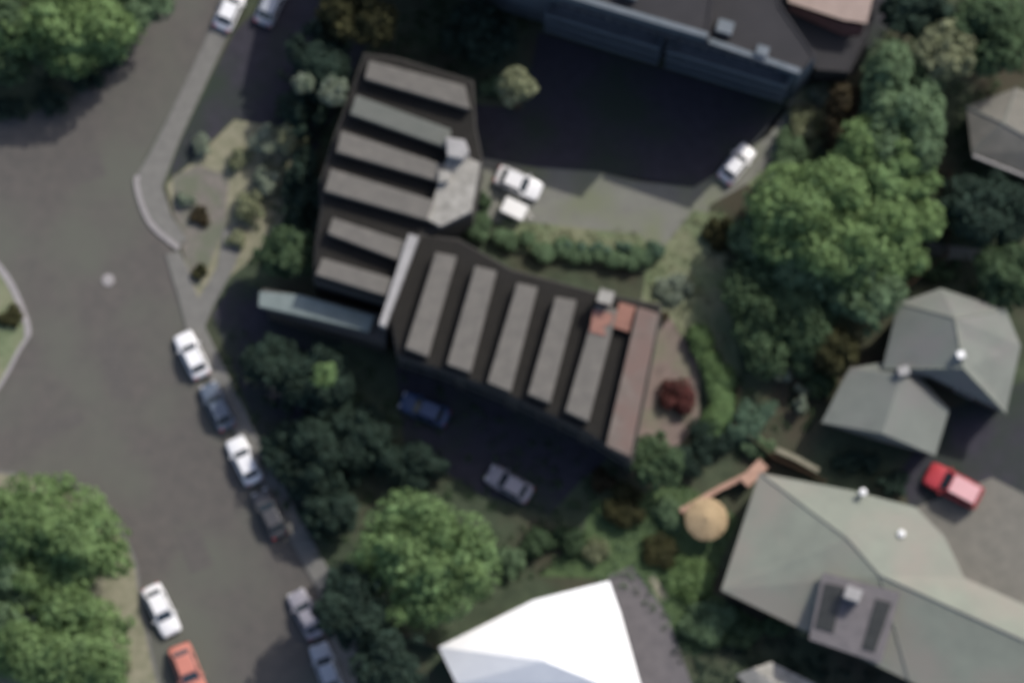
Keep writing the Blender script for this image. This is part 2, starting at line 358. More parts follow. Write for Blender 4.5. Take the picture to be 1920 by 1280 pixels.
sheet('garden_path', [(1740,455),(1860,470),(1870,492),(1740,482)], .012, 'court')

# ------------------------------------------------------------------ buildings
def windows(parent, p0, p1, levels, n, ww=1.3, hh=1.3, m0=1.0, fm='white'):
    """windows along the wall p0->p1 (outside on the right hand); levels = sill heights"""
    p0, p1 = Vector(p0[:2]), Vector(p1[:2]); d = (p1-p0); L = d.length; d.normalize(); nrm = Vector((d.y, -d.x)); a = math.atan2(d.y, d.x)
    for z in levels:
        for i in range(n):
            c = p0+d*(m0+(L-2*m0)*(i+.5)/n)
            o = c+nrm*.02; f = MB()
            for (du, z0, z1, lx) in ((0, z-.08, z, ww+.2), (0, z+hh, z+hh+.08, ww+.2), (-ww/2-.05, z, z+hh, .1), (ww/2+.05, z, z+hh, .1), (0, z, z+hh, .05)):
                q = o+d*du; f.box(q.x, q.y, z0, z1, lx, .1, a)
            fo = f.build('window', fm, parent)
            q = c+nrm*.012
            MB().box(q.x, q.y, z+.002, z+hh-.002, ww, .06, a).build('pane', 'glass', fo)
def door(parent, p0, p1, t, m='wood'):
    p0, p1 = Vector(p0[:2]), Vector(p1[:2]); d = (p1-p0).normalized(); nrm = Vector((d.y, -d.x)); c = p0.lerp(p1, t)+nrm*.03; a = math.atan2(d.y, d.x)
    o = MB().box(c.x, c.y, .05, 2.1, .95, .1, a).build('door', m, parent)
    c2 = c+nrm*.07+d*.35; MB().box(c2.x, c2.y, 1.0, 1.06, .12, .05, a).build('handle', 'metal', o)
def roofmesh(V, faces, thick=.18):
    """roof surface from 3D points, thickened downwards"""
    b = MB(); n = len(V); top = [tuple(v) for v in V]; low = [(v[0], v[1], v[2]-thick) for v in V]
    b.add(top+low, [])
    cnt = {}
    for f in faces:
        P3 = [Vector(V[i]) for i in f]; nz = sum((P3[i].x*P3[(i+1) % len(f)].y-P3[(i+1) % len(f)].x*P3[i].y) for i in range(len(f)))
        if nz < 0: f = f[::-1]
        b.f.append(tuple(f)); b.f.append(tuple(i+n for i in f[::-1]))
        for i in range(len(f)):
            e = (f[i], f[(i+1) % len(f)]); cnt[e] = 1
    for (i, j) in cnt:
        if (j, i) not in cnt: b.f.append((i, i+n, j+n, j))
    return b
def inset(poly, d):
    """shrink polygon (x, y) by d metres towards its inside"""
    a = sum(poly[i][0]*poly[(i+1) % len(poly)][1]-poly[(i+1) % len(poly)][0]*poly[i][1] for i in range(len(poly)))
    if a < 0: poly = poly[::-1]
    out = []; n = len(poly)
    for i in range(n):
        p, q, r = Vector(poly[i-1]), Vector(poly[i]), Vector(poly[(i+1) % n])
        d1 = (q-p).normalized(); d2 = (r-q).normalized(); n1 = Vector((-d1.y, d1.x)); n2 = Vector((-d2.y, d2.x))
        m = (n1+n2); m.normalize(); k = max(.35, m.dot(n1)); out.append(tuple(q+m*d/k))
    return out

# --- the tall block at the top
HA = 11.5; HW = 13.6
a0 = Vector(xy(560,-147,HA)); a1 = Vector(xy(1325,78,HA)); a2 = Vector(xy(1500,136,HA))
rA = [xy(1325,78,HA), xy(1500,136,HA), xy(1530,105,HA), xy(1464,10,HA), xy(1450,-60,HA), xy(1400,-420,HA)]
HG = 5.0
rG = [xy(1531,131,HG), xy(1465,36,HG), xy(1451,-34,HG), xy(1440,-100,HG), xy(1668,-100,HG), xy(1632,60,HG), xy(1592,136,HG)]
tw = [xy(665,-115,HA), xy(1325,78,HA), xy(1400,-420,HA), xy(745,-480,HA)]
oA = thing('apartment_block', 'tall dark-roofed apartment block with long balcony front along the top edge', 'apartment block', (a1.x+4, a1.y+6, 0))
MB().prism(rA, -.1, HA-.35).build('wall', 'facade', oA)
MB().prism(tw, -.1, HW-.35).build('wall', 'facade', oA)
MB().prism(inset(rA, .22), HA-.35, HA-.05).build('roof', 'roof_dark', oA)
MB().prism(inset(tw, .22), HW-.35, HW-.05).build('roof', 'roof_dark', oA)
def ring(poly, wd, z0, z1):
    q = list(poly); a = sum(q[i][0]*q[(i+1) % len(q)][1]-q[(i+1) % len(q)][0]*q[i][1] for i in range(len(q)))
    if a < 0: q = q[::-1]
    inn = inset(q, wd); b = MB(); n = len(q)
    for i in range(n): b.prism([q[i], q[(i+1) % n], inn[(i+1) % n], inn[i]], z0, z1)
    return b
MB().prism(rG, -.1, HG-.3).build('wall', 'wall_dark', oA)
MB().prism(inset(rG, .2), HG-.3, HG-.05).build('roof', 'roof_dark', oA)
ring(rG, .18, HG-.3, HG+.12).build('parapet', 'roof_dark', oA)
ring(rA, .2, HA-.35, HA+.1).build('parapet', 'roof_dark', oA)
strip(MB(), [a1+Vector((.2,-.0)), a2], .45, HA+.1, HA+.45).build('parapet_coping', 'parapet', oA)
strip(MB(), [Vector(xy(665,-115,HA)), a1], .45, HW+.12, HW+.4).build('parapet_coping', 'parapet', oA)
ring(tw, .2, HW-.35, HW+.12).build('parapet', 'roof_dark', oA)
dA = (a2-a0).normalized(); nA = Vector((dA.y, -dA.x)); aA = math.atan2(dA.y, dA.x); LA = (a2-a0).length
bi = 0
for lev in (3.0, 5.8, 8.6):
    for (t0, t1) in ((.50,.73),(.745,.985)):
        c = a0+dA*LA*(t0+t1)/2+nA*.55; ln = LA*(t1-t0)
        bo = MB().box(c.x, c.y, lev-.2, lev, ln, 1.1, aA).build('balcony', 'parapet', oA)
        rail = MB(); e = a0+dA*LA*(t0+t1)/2+nA*1.04; rail.box(e.x, e.y, lev, lev+1.0, ln, .1, aA)
        for s in (t0, t1):
            e = a0+dA*LA*s+nA*.52+dA*(.05 if s == t0 else -.05); rail.box(e.x, e.y, lev, lev+1.0, .08, .94, aA)
        rail.build('railing', 'facade', bo)
        bi += 1
windows(oA, a0+dA*LA*.5, a0+dA*LA*.98, (.9, 3.75, 6.55, 9.3), 9, 2.0, 1.3, fm='metal')

ph = [xy(1478,-45,7.6), xy(1478,4,7.6), xy(1582,38,7.6), xy(1626,44,7.6), xy(1646,-45,7.6)]
po = MB().prism(inset(ph, .3), HG-.06, 7.42).build('penthouse', 'brick', oA)
MB().prism(ph, 7.42, 7.6).build('penthouse_roof', 'roof_pink', po)
roofmesh([at(1476,20,HG+.7), at(1578,66,HG+.7), at(1612,68,HG+.7), at(1622,50,HG+1.8), at(1582,44,HG+1.8), at(1484,10,HG+1.8)], [(0,1,4,5),(1,2,3,4)], .12).build('lean_to_roof', 'brick', po)
for (x, y, s) in ((1180,-20,1.6), (1360,50,1.3), (1430,95,1.0)):
    h = HW if x < 1300 else HA; p = at(x, y, h+.8); MB().box(p.x, p.y, h-.06, h+.8, s, s*.8, aA).build('roof_vent', 'parapet', oA)

# --- the block with the striped roof
HB, HD = 9.0, 7.7
oB = thing('striped_roof_building', 'L-shaped building whose flat roof carries two rows of grey slabs over dark gaps', 'building', (*xy(790,470,0), 0))
west = [(683,100),(745,108),(888,152),(893,240),(905,300),(886,400),(820,432),(790,440),(724,566),(588,526),(590,470),(600,400),(600,340),(628,250),(655,180)]
east = [(790,440),(860,448),(960,505),(1120,548),(1238,570),(1240,592),(1216,720),(1186,866),(1100,812),(960,745),(860,705),(745,668),(724,566)]
MB().prism(P(west, HD), -.1, HD-.02).build('wall', 'wall_dark', oB)
MB().prism(P(east, HD), -.1, HD).build('wall', 'wall_dark', oB)
MB().prism(inset(P(west, HD), .12), HD-.02, HD+.12).build('roof_deck', 'deck', oB)
MB().prism(inset(P(east, HD), .12), HD, HD+.14).build('roof_deck', 'deck', oB)
WS = [[(692,113),(872,160),(882,205),(684,147)], [(668,178),(846,243),(838,277),(656,213)], [(640,245),(834,310),(824,340),(630,284)],
      [(620,316),(814,376),(800,412),(608,357)], [(624,408),(764,454),(749,488),(614,437)], [(604,483),(736,522),(726,555),(592,514)]]
ES = [[(817,473),(856,480),(802,668),(760,652)], [(891,498),(931,508),(882,698),(838,682)], [(970,530),(1008,538),(957,734),(914,716)],
      [(1042,556),(1081,563),(1031,755),(990,738)], [(1118,570),(1158,580),(1103,790),(1060,770)], [(1196,575),(1236,588),(1182,856),(1136,834)]]
for i, q in enumerate(WS): MB().prism(P(q, HB), HD+.1, HB).build('roof_slab', 'slab_green' if i in (1,) else 'slab', oB, bevel=.04)
for i, q in enumerate(ES): MB().prism(P(q, HB), HD+.12, HB).build('roof_slab', 'slab_brown' if i == 5 else 'slab', oB, bevel=.04)
MB().prism(P([(766,438),(785,443),(722,612),(710,608)], HB+.5), HD, HB+.5).build('parapet', 'wall_white', oB, bevel=.03)
MB().prism(P([(836,300),(872,292),(900,306),(884,396),(826,424),(800,410),(822,345)], HB-.3), HD+.1, HB-.3).build('terrace', 'terrace_pale', oB)
hp = MB().prism(P([(836,256),(872,262),(880,284),(868,298),(838,292)], HB+1.3), HD, HB+1.2).build('roof_hatch', 'wall_white', oB, bevel=.08)
MB().prism(P([(822,318),(846,322),(842,340),(822,342)], HB+.4), HD, HB+.4).build('roof_hatch', 'terrace_pale', oB, bevel=.05)
pd = [(492,540),(600,560),(716,590),(728,600),(722,645),(690,636),(500,582)]
MB().prism(P(pd, 5.4), -.1, 5.3).build('podium', 'wall_dark', oB)
MB().prism(P([(486,546),(560,552),(702,592),(692,622),(600,600),(484,574)], 6.0), 5.3, 6.0).build('podium_parapet', 'slab_bluish', oB, bevel=.05)
ch = at(1136,556,HB+1.2); MB().box(ch.x, ch.y, HD, HB+1.1, 1.0, .9, -.3).build('chimney', 'terracotta', oB)
cb = MB().box(ch.x, ch.y, HB+1.1, HB+1.22, 1.2, 1.1, -.3).build('chimney_cap', 'terrace_pale', oB)
MB().prism(P([(1162,566),(1192,574),(1180,622),(1150,612)], HB-.4), HD+.1, HB-.5).build('planter', 'terracotta', oB)
MB().prism(P([(1112,580),(1150,588),(1146,606),(1132,612),(1136,630),(1106,622)], HB+.12), HB-.02, HB+.1).build('roof_tiles', 'terracotta', oB)
e = P(east, HD)
for i0, i1, n in ((11, 10, 3), (10, 9, 2), (9, 8, 3), (8, 7, 2)):
    windows(oB, Vector(e[i0]), Vector(e[i1]), (.9, 4.4), n, 1.5, 1.4, .5, fm='solar')
wv = P(west, HD)
windows(oB, Vector(wv[14]), Vector(wv[12]), (.9, 4.4), 3, 1.4, 1.4, .6, fm='solar')
windows(oB, Vector(wv[11]), Vector(wv[9]), (.9, 4.4), 3, 1.4, 1.4, .6, fm='solar')

# --- grey-green house, bottom right
oC = thing('house', 'large house with grey-green metal roof, flat dormer and chimney at bottom right', 'house', (*xy(1640,1060,0), 0))
he, hr = 4.5, 6.5
VC = [at(1424,886,he), at(1592,918,he), at(1716,950,he), at(1770,1004,he), at(1808,1082,he), at(1960,1150,he), at(2010,1420,he), at(1705,1276,he), at(1352,1106,he),
      at(1590,1010,hr), at(1650,1078,hr), at(1975,1225,hr)]
roofmesh(VC, [(0,9,8),(0,1,2,9),(2,3,10,9),(3,4,10),(4,5,11,10),(5,6,11),(6,7,10,11),(7,8,9,10)], .22).build('roof', 'roof_green', oC)
rc = MB()
for i, j in ((0,9),(9,10),(10,11),(7,10)): rc.tube([VC[i]+Vector((0,0,.02)), VC[j]+Vector((0,0,.02))], .09, 6)
rc.build('ridge_cap', 'roof_pale', oC)
fc = inset([(v.x, v.y) for v in VC[:9]], .45); MB().prism(fc, -.1, he-.05).build('wall', 'wall_dark', oC)
V2 = [Vector(p) for p in fc]
def wallpair(poly, k):                                # edge k of a counter-clockwise footprint: outside is on the right hand
    return Vector(poly[k]), Vector(poly[(k+1) % len(poly)])
for k in range(len(fc)):
    p0, p1 = wallpair(fc, k)
    if (p1-p0).length > 4.5: windows(oC, p0, p1, (1.0,), max(1, int((p1-p0).length/4)), 1.5, 1.2, .6)
dq = [(1545,1076),(1684,1112),(1650,1240),(1520,1196)]
dm = MB().prism(P(dq, 6.5), 4.8, 6.5).build('dormer', 'wall_grey', oC)
MB().prism(inset(P(dq, 6.5), -.12), 6.5, 6.62).build('dormer_roof', 'path_grey', dm)
p = at(1600,1112,8.4); chm = MB().box(p.x, p.y, 6.6, 8.3, 1.3, 1.0, -.35).build('chimney', 'wall_white', dm)
MB().prism(P([(1546,1092),(1582,1100),(1562,1186),(1528,1176)], 6.72), 6.6, 6.72).build('skylight', 'solar', dm)
MB().prism(P([(1642,1122),(1672,1130),(1640,1222),(1616,1214)], 6.72), 6.6, 6.72).build('skylight', 'solar', dm)
for (x, y) in ((1618,922),(1690,1000)):
    p = at(x, y, 5.5); MB().lathe(p.x, p.y, [(.2, 4.7), (.2, 5.5), (.32, 5.52), (.3, 5.66), (.05, 5.75)], 12).build('roof_vent', 'white', oC)

# --- pale house, right
oD = thing('house', 'pale grey-green hipped house with two roof wings above the red car', 'house', (*xy(1740,700,0), 0))
he = 4.4; hr = 6.9
VD = [at(1684,568,he), at(1764,540,he), at(1886,580,he), at(1914,648,he), at(1886,774,he), at(1744,706,he), at(1655,690,he), at(1790,596,hr), at(1806,690,hr)]
roofmesh(VD, [(0,7,8,6),(0,1,7),(1,2,7),(2,3,7),(3,4,8,7),(4,5,8),(5,6,8)], .2).build('roof', 'roof_pale', oD)
rc = MB()
for i, j in ((0,7),(2,7),(7,8),(4,8),(6,8)): rc.tube([VD[i]+Vector((0,0,.02)), VD[j]+Vector((0,0,.02))], .08, 6)
rc.build('ridge_cap', 'roof_green', oD)
fd = inset([(v.x, v.y) for v in VD[:7]], .4); MB().prism(fd, -.1, he-.05).build('wall', 'wall_dark', oD)
he2 = 3.4; hr2 = 5.2
VE = [at(1592,690,he2), at(1694,672,he2), at(1780,768,he2), at(1754,854,he2), at(1652,826,he2+.1), at(1540,792,he2), at(1690,704,hr2), at(1654,812,hr2)]
roofmesh(VE, [(0,6,7,5),(0,1,6),(1,2,6),(2,3,7,6),(3,4,7),(4,5,7)], .2).build('wing_roof', 'roof_pale', oD)
fe = inset([(v.x, v.y) for v in VE[:6]], .4); MB().prism(fe, -.1, he2-.05).build('wing_wall', 'wall_dark', oD)
for poly in (fd, fe):
    for k in range(len(poly)):
        p0, p1 = wallpair(poly, k)
        if (p1-p0).length > 3.6: windows(oD, p0, p1, (1.0,), max(1, int((p1-p0).length/3.4)), 1.3, 1.2, .5)
p = at(1802,664,7.6); MB().box(p.x, p.y, 6.2, 7.6, .6, .6, .3).build('chimney', 'white', oD)
p = at(1695,694,5.9); MB().box(p.x, p.y, 4.6, 5.8, .9, .7, .3).build('roof_vent', 'wall_white', oD)

# --- white-roofed house, bottom
oE = thing('house', 'house with brilliant white pitched metal roof cut by the bottom edge', 'house', (*xy(1000,1230,0), 0))
he = 5.0; hr = 7.6
VW = [at(822,1212,he), at(1000,1124,he), at(1142,1088,he), at(1164,1150,he), at(1206,1300,he), at(1200,1372,he), at(985,1330,he), at(856,1282,he),
      at(936,1188,5.95), at(1020,1238,8.2), at(1128,1282,8.9), at(1146,1325,8.8)]
roofmesh(VW, [(0,1,8),(1,9,8),(1,2,9),(2,3,10,9),(3,4,10),(4,5,11,10),(5,6,11),(6,7,9,10,11),(7,0,8,9)], .2).build('roof', 'roof_white', oE)
fw = inset([(v.x, v.y) for v in VW[:8]], .35); MB().prism(fw, -.1, he-.05).build('wall', 'wall_dark', oE)
for k in range(len(fw)):
    p0, p1 = wallpair(fw, k)
    if (p1-p0).length > 3.6: windows(oE, p0, p1, (1.0, 3.2), max(1, int((p1-p0).length/3.2)), 1.2, 1.1, .5)

# --- brown roofed house at the right edge
oF = thing('house', 'house with grey-brown hipped roof cut by the right edge among dark trees', 'house', (*xy(1900,240,0), 0))
he = 4.0; hr = 5.4
VF = [at(1812,200,he), at(1905,165,he), at(2060,210,he), at(2040,372,he), at(1822,286,he), at(1882,232,hr), at(1975,285,hr)]
roofmesh(VF, [(0,5,4),(0,1,5),(1,2,6,5),(2,3,6),(3,4,5,6)], .2).build('roof', 'roof_brown', oF)
rc = MB()
for i, j in ((0,5),(1,5),(5,6),(4,5)): rc.tube([VF[i]+Vector((0,0,.02)), VF[j]+Vector((0,0,.02))], .08, 6)
rc.build('ridge_cap', 'roof_pale', oF)
ff = inset([(v.x, v.y) for v in VF[:5]], .4); MB().prism(ff, -.1, he-.05).build('wall', 'wall_dark', oF)
gA, gB = at(1824,292,he-.05), at(1925,332,he-.05)
gt = MB(); gt.tube([gA, gB], .13, 8); gt.build('gutter', 'wall_white', oF)
for k in range(len(ff)):
    p0, p1 = wallpair(ff, k)
    if (p1-p0).length > 3.4: windows(oF, p0, p1, (1.0,), max(1, int((p1-p0).length/3.4)), 1.3, 1.2, .5)

# --- small cream shed at the bottom edge
oS = thing('garden_shed', 'small shed with cream ridged roof at the bottom edge beside the big house', 'shed', (*xy(1450,1275,0), 0))
VS = [at(1380,1264,2.3), at(1446,1240,2.3), at(1530,1282,2.3), at(1462,1350,2.3), at(1412,1264,2.9), at(1492,1310,2.9)]
VS = [VS[0], VS[1], VS[2], VS[3], at(1413,1252,2.9), at(1496,1312,2.9)]
roofmesh(VS, [(0,4,5,3),(4,1,2,5)], .1).build('roof', 'terrace_pale', oS)
MB().prism(inset([(v.x, v.y) for v in VS[:4]], .15), -.05, 2.25).build('wall', 'wood', oS)
f4 = inset([(v.x, v.y) for v in VS[:4]], .15); door(oS, f4[0], f4[1], .5, 'wall_grey')

# ------------------------------------------------------------------ walls and fences
def gwall(line, h, wd, m, name, label, cat, capm=None):
    pts = [Vector(xy(a, b, h)) for a, b in line]; c = pts[len(pts)//2]
    o = thing(name, label, cat, (c.x, c.y, 0))
    strip(MB(), pts, wd, -.1, h).build('wall_body', m, o); strip(MB(), pts, wd+.12, h, h+.08).build('coping', capm or m, o)
    return o
gwall([(1276,958),(1350,915),(1424,878)], 1.3, .3, 'pinkwall', 'garden_wall', 'low pinkish garden wall running up to the corner of the big grey-green house', 'wall')
gwall([(1455,842),(1492,858),(1535,882)], .9, .3, 'path_pale', 'garden_wall', 'short pale stone wall between the two grey-green houses', 'wall')
gwall([(1395,905),(1432,868)], 1.5, .9, 'pinkwall', 'gate_pier', 'stout pink gate pier at the upper left corner of the big house', 'pier')
def fence(line, h, label, m='wood'):
    pts = [Vector(xy(a, b, 0)) for a, b in line]; c = pts[len(pts)//2]
    o = thing('fence', label, 'fence', (c.x, c.y, 0)); strip(MB(), pts, .04, .08, h).build('panel', m, o)
    for i in range(len(pts)-1):
        n = max(1, int((pts[i+1]-pts[i]).length/2.2))
        for k in range(n+(i == len(pts)-2)):
            q = pts[i].lerp(pts[i+1], k/n); MB().box(q.x, q.y, -.1, h+.1, .11, .11, .3).build('post', m, o)
    return o
fence([(1545,905),(1450,860),(1376,800),(1385,730)], 1.5, 'brown timber fence between the curved hedge and the lower houses')
fence([(1780,330),(1775,480),(1700,540)], 1.7, 'dark timber fence behind the pale hipped house', 'wood')
fence([(676,1180),(760,1190),(822,1215)], 1.5, 'timber fence between round green tree and white-roofed house')

# ------------------------------------------------------------------ vehicles
def make_car(px, py, ang, paintm, label, L=4.2, W=1.75, H=1.45, name='parked_car', group=None, estate=False, roofm=None):
    """ang: heading in degrees of the picture (0 = right, 90 = up)"""
    c = at(px, py, .9)
    o = thing(name, label, 'car', (c.x, c.y, .012), math.radians(ang), group)
    hw = W/2; zb = .24; belt = H*.60
    prof = [(-.50, .80, .52), (-.485, .90, .70), (-.44, .97, .93 if not estate else .98), (-.30, 1, 1.0), (-.10, 1, 1.0), (.10, 1, .99), (.22, 1, .95), (.36, .98, .86), (.45, .93, .76), (.49, .84, .62), (.50, .74, .52)]
    b = MB(); ring_n = 9
    for (fx, fw_, fz) in prof:
        zs = belt*fz; w_ = hw*fw_
        for (a, z) in ((-.86, zb), (-1, zb+.14), (-1.0, zs-.16), (-.93, zs-.02), (0, zs+.03), (.93, zs-.02), (1.0, zs-.16), (1, zb+.14), (.86, zb)):
            b.v.append((fx*L, a*w_, z))
    m = len(prof)
    for i in range(m-1):
        for k in range(ring_n): b.f.append((i*ring_n+k, i*ring_n+(k+1) % ring_n, (i+1)*ring_n+(k+1) % ring_n, (i+1)*ring_n+k))
    b.f.append(tuple(range(ring_n))[::-1]); b.f.append(tuple((m-1)*ring_n+k for k in range(ring_n)))
    body = b.build('body', paintm, o, local=True, smooth=True, sub=1)
    # greenhouse
    xr = -.47 if estate else -.40; xrt = -.43 if estate else -.27; xft = .06; xf = .22
    lo = [(xr*L, -hw*.90), (xf*L, -hw*.90), (xf*L, hw*.90), (xr*L, hw*.90)]; hi = [(xrt*L, -hw*.70), (xft*L, -hw*.70), (xft*L, hw*.70), (xrt*L, hw*.70)]
    z0, z1 = belt-.08, H-.05
    g = MB().add([(x, y, z0) for x, y in lo]+[(x, y, z1) for x, y in hi], [(3,2,1,0),(4,5,6,7),(0,1,5,4),(1,2,6,5),(2,3,7,6),(3,0,4,7)])
    cab = g.build('cabin', paintm, o, local=True, bevel=.05)
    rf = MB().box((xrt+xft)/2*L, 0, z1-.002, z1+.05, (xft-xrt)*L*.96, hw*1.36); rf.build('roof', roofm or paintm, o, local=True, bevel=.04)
    A = [Vector((x, y, z0)) for x, y in lo]+[Vector((x, y, z1)) for x, y in hi]
    def pane(i, j, k, l, nm, s0=.08, s1=.92, t0=.22, t1=.92):
        q = [A[i].lerp(A[j], s0).lerp(A[l].lerp(A[k], s0), t0), A[i].lerp(A[j], s1).lerp(A[l].lerp(A[k], s1), t0), A[i].lerp(A[j], s1).lerp(A[l].lerp(A[k], s1), t1), A[i].lerp(A[j], s0).lerp(A[l].lerp(A[k], s0), t1)]
        n = (q[1]-q[0]).cross(q[3]-q[0]).normalized()
        vs = [p+n*.012 for p in q]+[p-n*.02 for p in q]
        MB().add(vs, [(0,1,2,3),(7,6,5,4),(0,4,5,1),(1,5,6,2),(2,6,7,3),(3,7,4,0)]).build(nm, 'glass', o, local=True)
    pane(1,2,6,5,'windscreen', t0=.1); pane(3,0,4,7,'rear_window', t0=.2)
    for (i, j, k, l) in ((0,1,5,4),(2,3,7,6)):
        pane(i,j,k,l,'side_window', .06, .46); pane(i,j,k,l,'side_window', .52, .92)
    for sx in (-.31, .31):
        for sy in (-1, 1):
            wv_ = MB(); R = .31; y0 = sy*(hw-.17); y1 = sy*(hw+.015); n = 18; vs = []
            for yy, rr in ((y0, R*.95), (y0+(y1-y0)*.2, R), (y0+(y1-y0)*.8, R), (y1, R*.93)): vs += [(sx*L+rr*math.cos(6.2832*k/n), yy, .31+rr*math.sin(6.2832*k/n)) for k in range(n)]
            fs = [(i*n+k, i*n+(k+1) % n, (i+1)*n+(k+1) % n, (i+1)*n+k) for i in range(3) for k in range(n)]+[tuple(range(n)), tuple(3*n+k for k in range(n))]
            wo = wv_.add(vs, fs).build('wheel', 'rubber', o, local=True)
            rb = MB(); vs = [(sx*L+.19*math.cos(6.2832*k/n), yy, .31+.19*math.sin(6.2832*k/n)) for yy in (y1-sy*.03, y1+sy*.012) for k in range(n)]
            rb.add(vs, [(k, (k+1) % n, n+(k+1) % n, n+k) for k in range(n)]+[tuple(range(n)), tuple(n+k for k in range(n))]).build('rim', 'metal', wo, local=True)
    for sy in (-1, 1):
        MB().box(.478*L, sy*hw*.60, .52, .66, .12, .34).build('headlight', 'lamp', o, local=True, bevel=.03)
        MB().box(-.485*L, sy*hw*.68, .60, .76, .08, .26).build('tail_light', 'tail', o, local=True, bevel=.02)
        MB().box(.16*L, sy*(hw+.07), belt-.02, belt+.12, .12, .2).build('mirror', paintm, o, local=True, bevel=.03)
    MB().box(.499*L, 0, .32, .44, .05, W*.55).build('grille', 'rubber', o, local=True)
    return o

GK = 'cars parked along the kerb of the lower road'
RA = -64
make_car(360,664,RA+180,'car_white','white car parked first in the kerb line, nose in the sun', L=4.0, group=GK)
make_car(408,760,RA+180,'car_blue','dark blue car parked in shade between two white cars', L=4.1, group=GK)
make_car(458,862,RA+180,'car_white','white car parked third in the kerb line, beside dark trees', L=4.1, group=GK)
make_car(506,962,RA+180,'car_dark','charcoal car parked fourth in the kerb line, below the white cars', L=4.2, group=GK)
make_car(574,1150,-63+180,'car_grey','grey car parked in tree shade near the bottom of the kerb line', L=4.2, group=GK)
make_car(612,1252,-70+180,'car_silver','silver-blue car parked at the bottom end of the kerb line', L=4.3, group=GK)
make_car(302,1142,-64,'car_white','white car near the bottom left trees, behind the orange-red car', L=4.4, W=1.8, name='car', group='cars driving on the lower road')
make_car(352,1256,-68,'car_orange','orange-red car on the road at the bottom edge', L=4.5, W=2.0, H=1.6, name='car', group='cars driving on the lower road')
make_car(972,342,-24,'car_white','white car parked in the courtyard at the edge of the tall block\'s shade', L=4.0, W=1.75)
make_car(1382,306,52,'car_white','white car parked at the right corner of the tall block\'s shade', L=3.6, W=1.6)
make_car(1788,910,152,'car_red','red car parked on the driveway of the big house', L=4.9, W=2.15, H=2.0, estate=True, roofm='car_glint')
make_car(432,14,66,'car_white','white car parked across the pavement at the top left', L=3.9)
make_car(510,2,66,'car_silver','silver car at the top edge beside the dark parking court', L=4.2)
make_car(796,766,157,'car_navy','dark navy car parked in deep shade under the long roof slabs', L=4.2)
make_car(955,906,150,'car_grey','grey car parked in deep shade above the round tree', L=4.0)
# covered trailer in the courtyard
c = at(964,392,1.0); oT = thing('trailer', 'small white box trailer beside the white courtyard car', 'trailer', (c.x, c.y, .012), math.radians(-26))
MB().box(0, 0, .5, 1.3, 2.0, 1.35).build('box', 'white', oT, local=True, bevel=.08)
for s in (-1, 1):
    n = 16; y0, y1 = s*.62, s*.80
    vs = [(.28*math.cos(6.2832*k/n), yy, .29+.28*math.sin(6.2832*k/n)) for yy in (y0, y1) for k in range(n)]
    MB().add(vs, [(k, (k+1) % n, n+(k+1) % n, n+k) for k in range(n)]+[tuple(range(n)), tuple(n+k for k in range(n))]).build('wheel', 'rubber', oT, local=True)
tb = MB(); tb.tube([(1.0,.4,.5),(1.7,0,.48)], .04, 6); tb.tube([(1.0,-.4,.5),(1.7,0,.48)], .04, 6); tb.tube([(1.7,0,.0),(1.7,0,.6)], .035, 6); tb.build('drawbar', 'metal', oT, local=True)

# ------------------------------------------------------------------ small objects
c = at(203,525,0); mh = MB().lathe(c.x, c.y, [(.52,.0),(.52,.05),(.42,.075),(.1,.09)], 24).build('manhole_cover', 'kerb'); mh.location = (0,0,0)
tag(mh, 'pale round cover lying alone in the middle of the junction', 'manhole cover')
c = at(1325,972,2.4); oP = thing('parasol', 'round straw-coloured parasol on the lawn left of the big house', 'parasol', (c.x, c.y, 0))
MB().lathe(c.x, c.y, [(1.72,2.02),(1.76,2.08),(1.3,2.32),(.7,2.55),(.25,2.72),(.06,2.85)], 20).build('canopy', 'straw', oP)
rb = MB()
for k in range(8):
    a = k*.785; rb.tube([(c.x, c.y, 2.72), (c.x+1.72*math.cos(a), c.y+1.72*math.sin(a), 2.14)], .035, 5)
rb.build('ribs', 'wood', oP)
MB().tube([(c.x, c.y, .1), (c.x, c.y, 2.7)], .04, 8).build('pole', 'wood', oP)
MB().lathe(c.x, c.y, [(.32,0),(.32,.08),(.1,.14),(.06,.3)], 16).build('base', 'kerb_old', oP)

# ------------------------------------------------------------------ trees
PENDING = []
tree(120,30,150,11.0,'leaf_green','broad green tree beside the road at the top left corner', ry=95)
for i, (x, y, r, h, l) in enumerate(((20,205,45,2.2,'dark bush added as shade at the left edge under the top left tree'),(95,190,40,2.0,'dark bush added as shade below the broad top left tree'),(160,150,38,2.2,'dark bush added as shade beside the road, right of the two others in the top left shade'),(205,105,30,2.0,'dark bush added as shade at the right side of the broad top left tree'))):
    (lambda *a: PENDING.append(a))(x, y, r, h, 'leaf_shade_dark', l)  # bushes added to blacken the shade under the broad tree
tree(10,60,110,9.0,'leaf_dark','dark green tree at the left edge behind the top left tree', ry=80)
tree(245,-10,80,8.0,'leaf_mid','mid green tree at the top edge beside the road', ry=90)
tree(95,1015,150,8.5,'leaf_green','large bright green tree left of the lower road, upper of two', ry=122)
tree(110,1200,150,9.0,'leaf_green','large bright green tree at the bottom left corner', ry=115)
tree(-20,1130,90,7.5,'leaf_mid','green tree at the left edge between the two large trees')
tree(794,1042,130,12.5,'leaf_yellow','round yellow-green tree above the white-roofed house', ry=122, nl=40)
tree(662,1130,75,11.0,'leaf_shade_dark','dark tree in shade left of the round yellow-green tree')
tree(725,1235,82,11.0,'leaf_shade_dark','dark tree at the bottom edge left of the white roof', ry=70)
tree(1568,410,155,11.5,'leaf_green','tallest bright green tree right of the courtyard', ry=130, nl=40)
tree(1645,285,82,9.0,'leaf_green','bright green tree joining the tallest tree to the trees above it', ry=70)
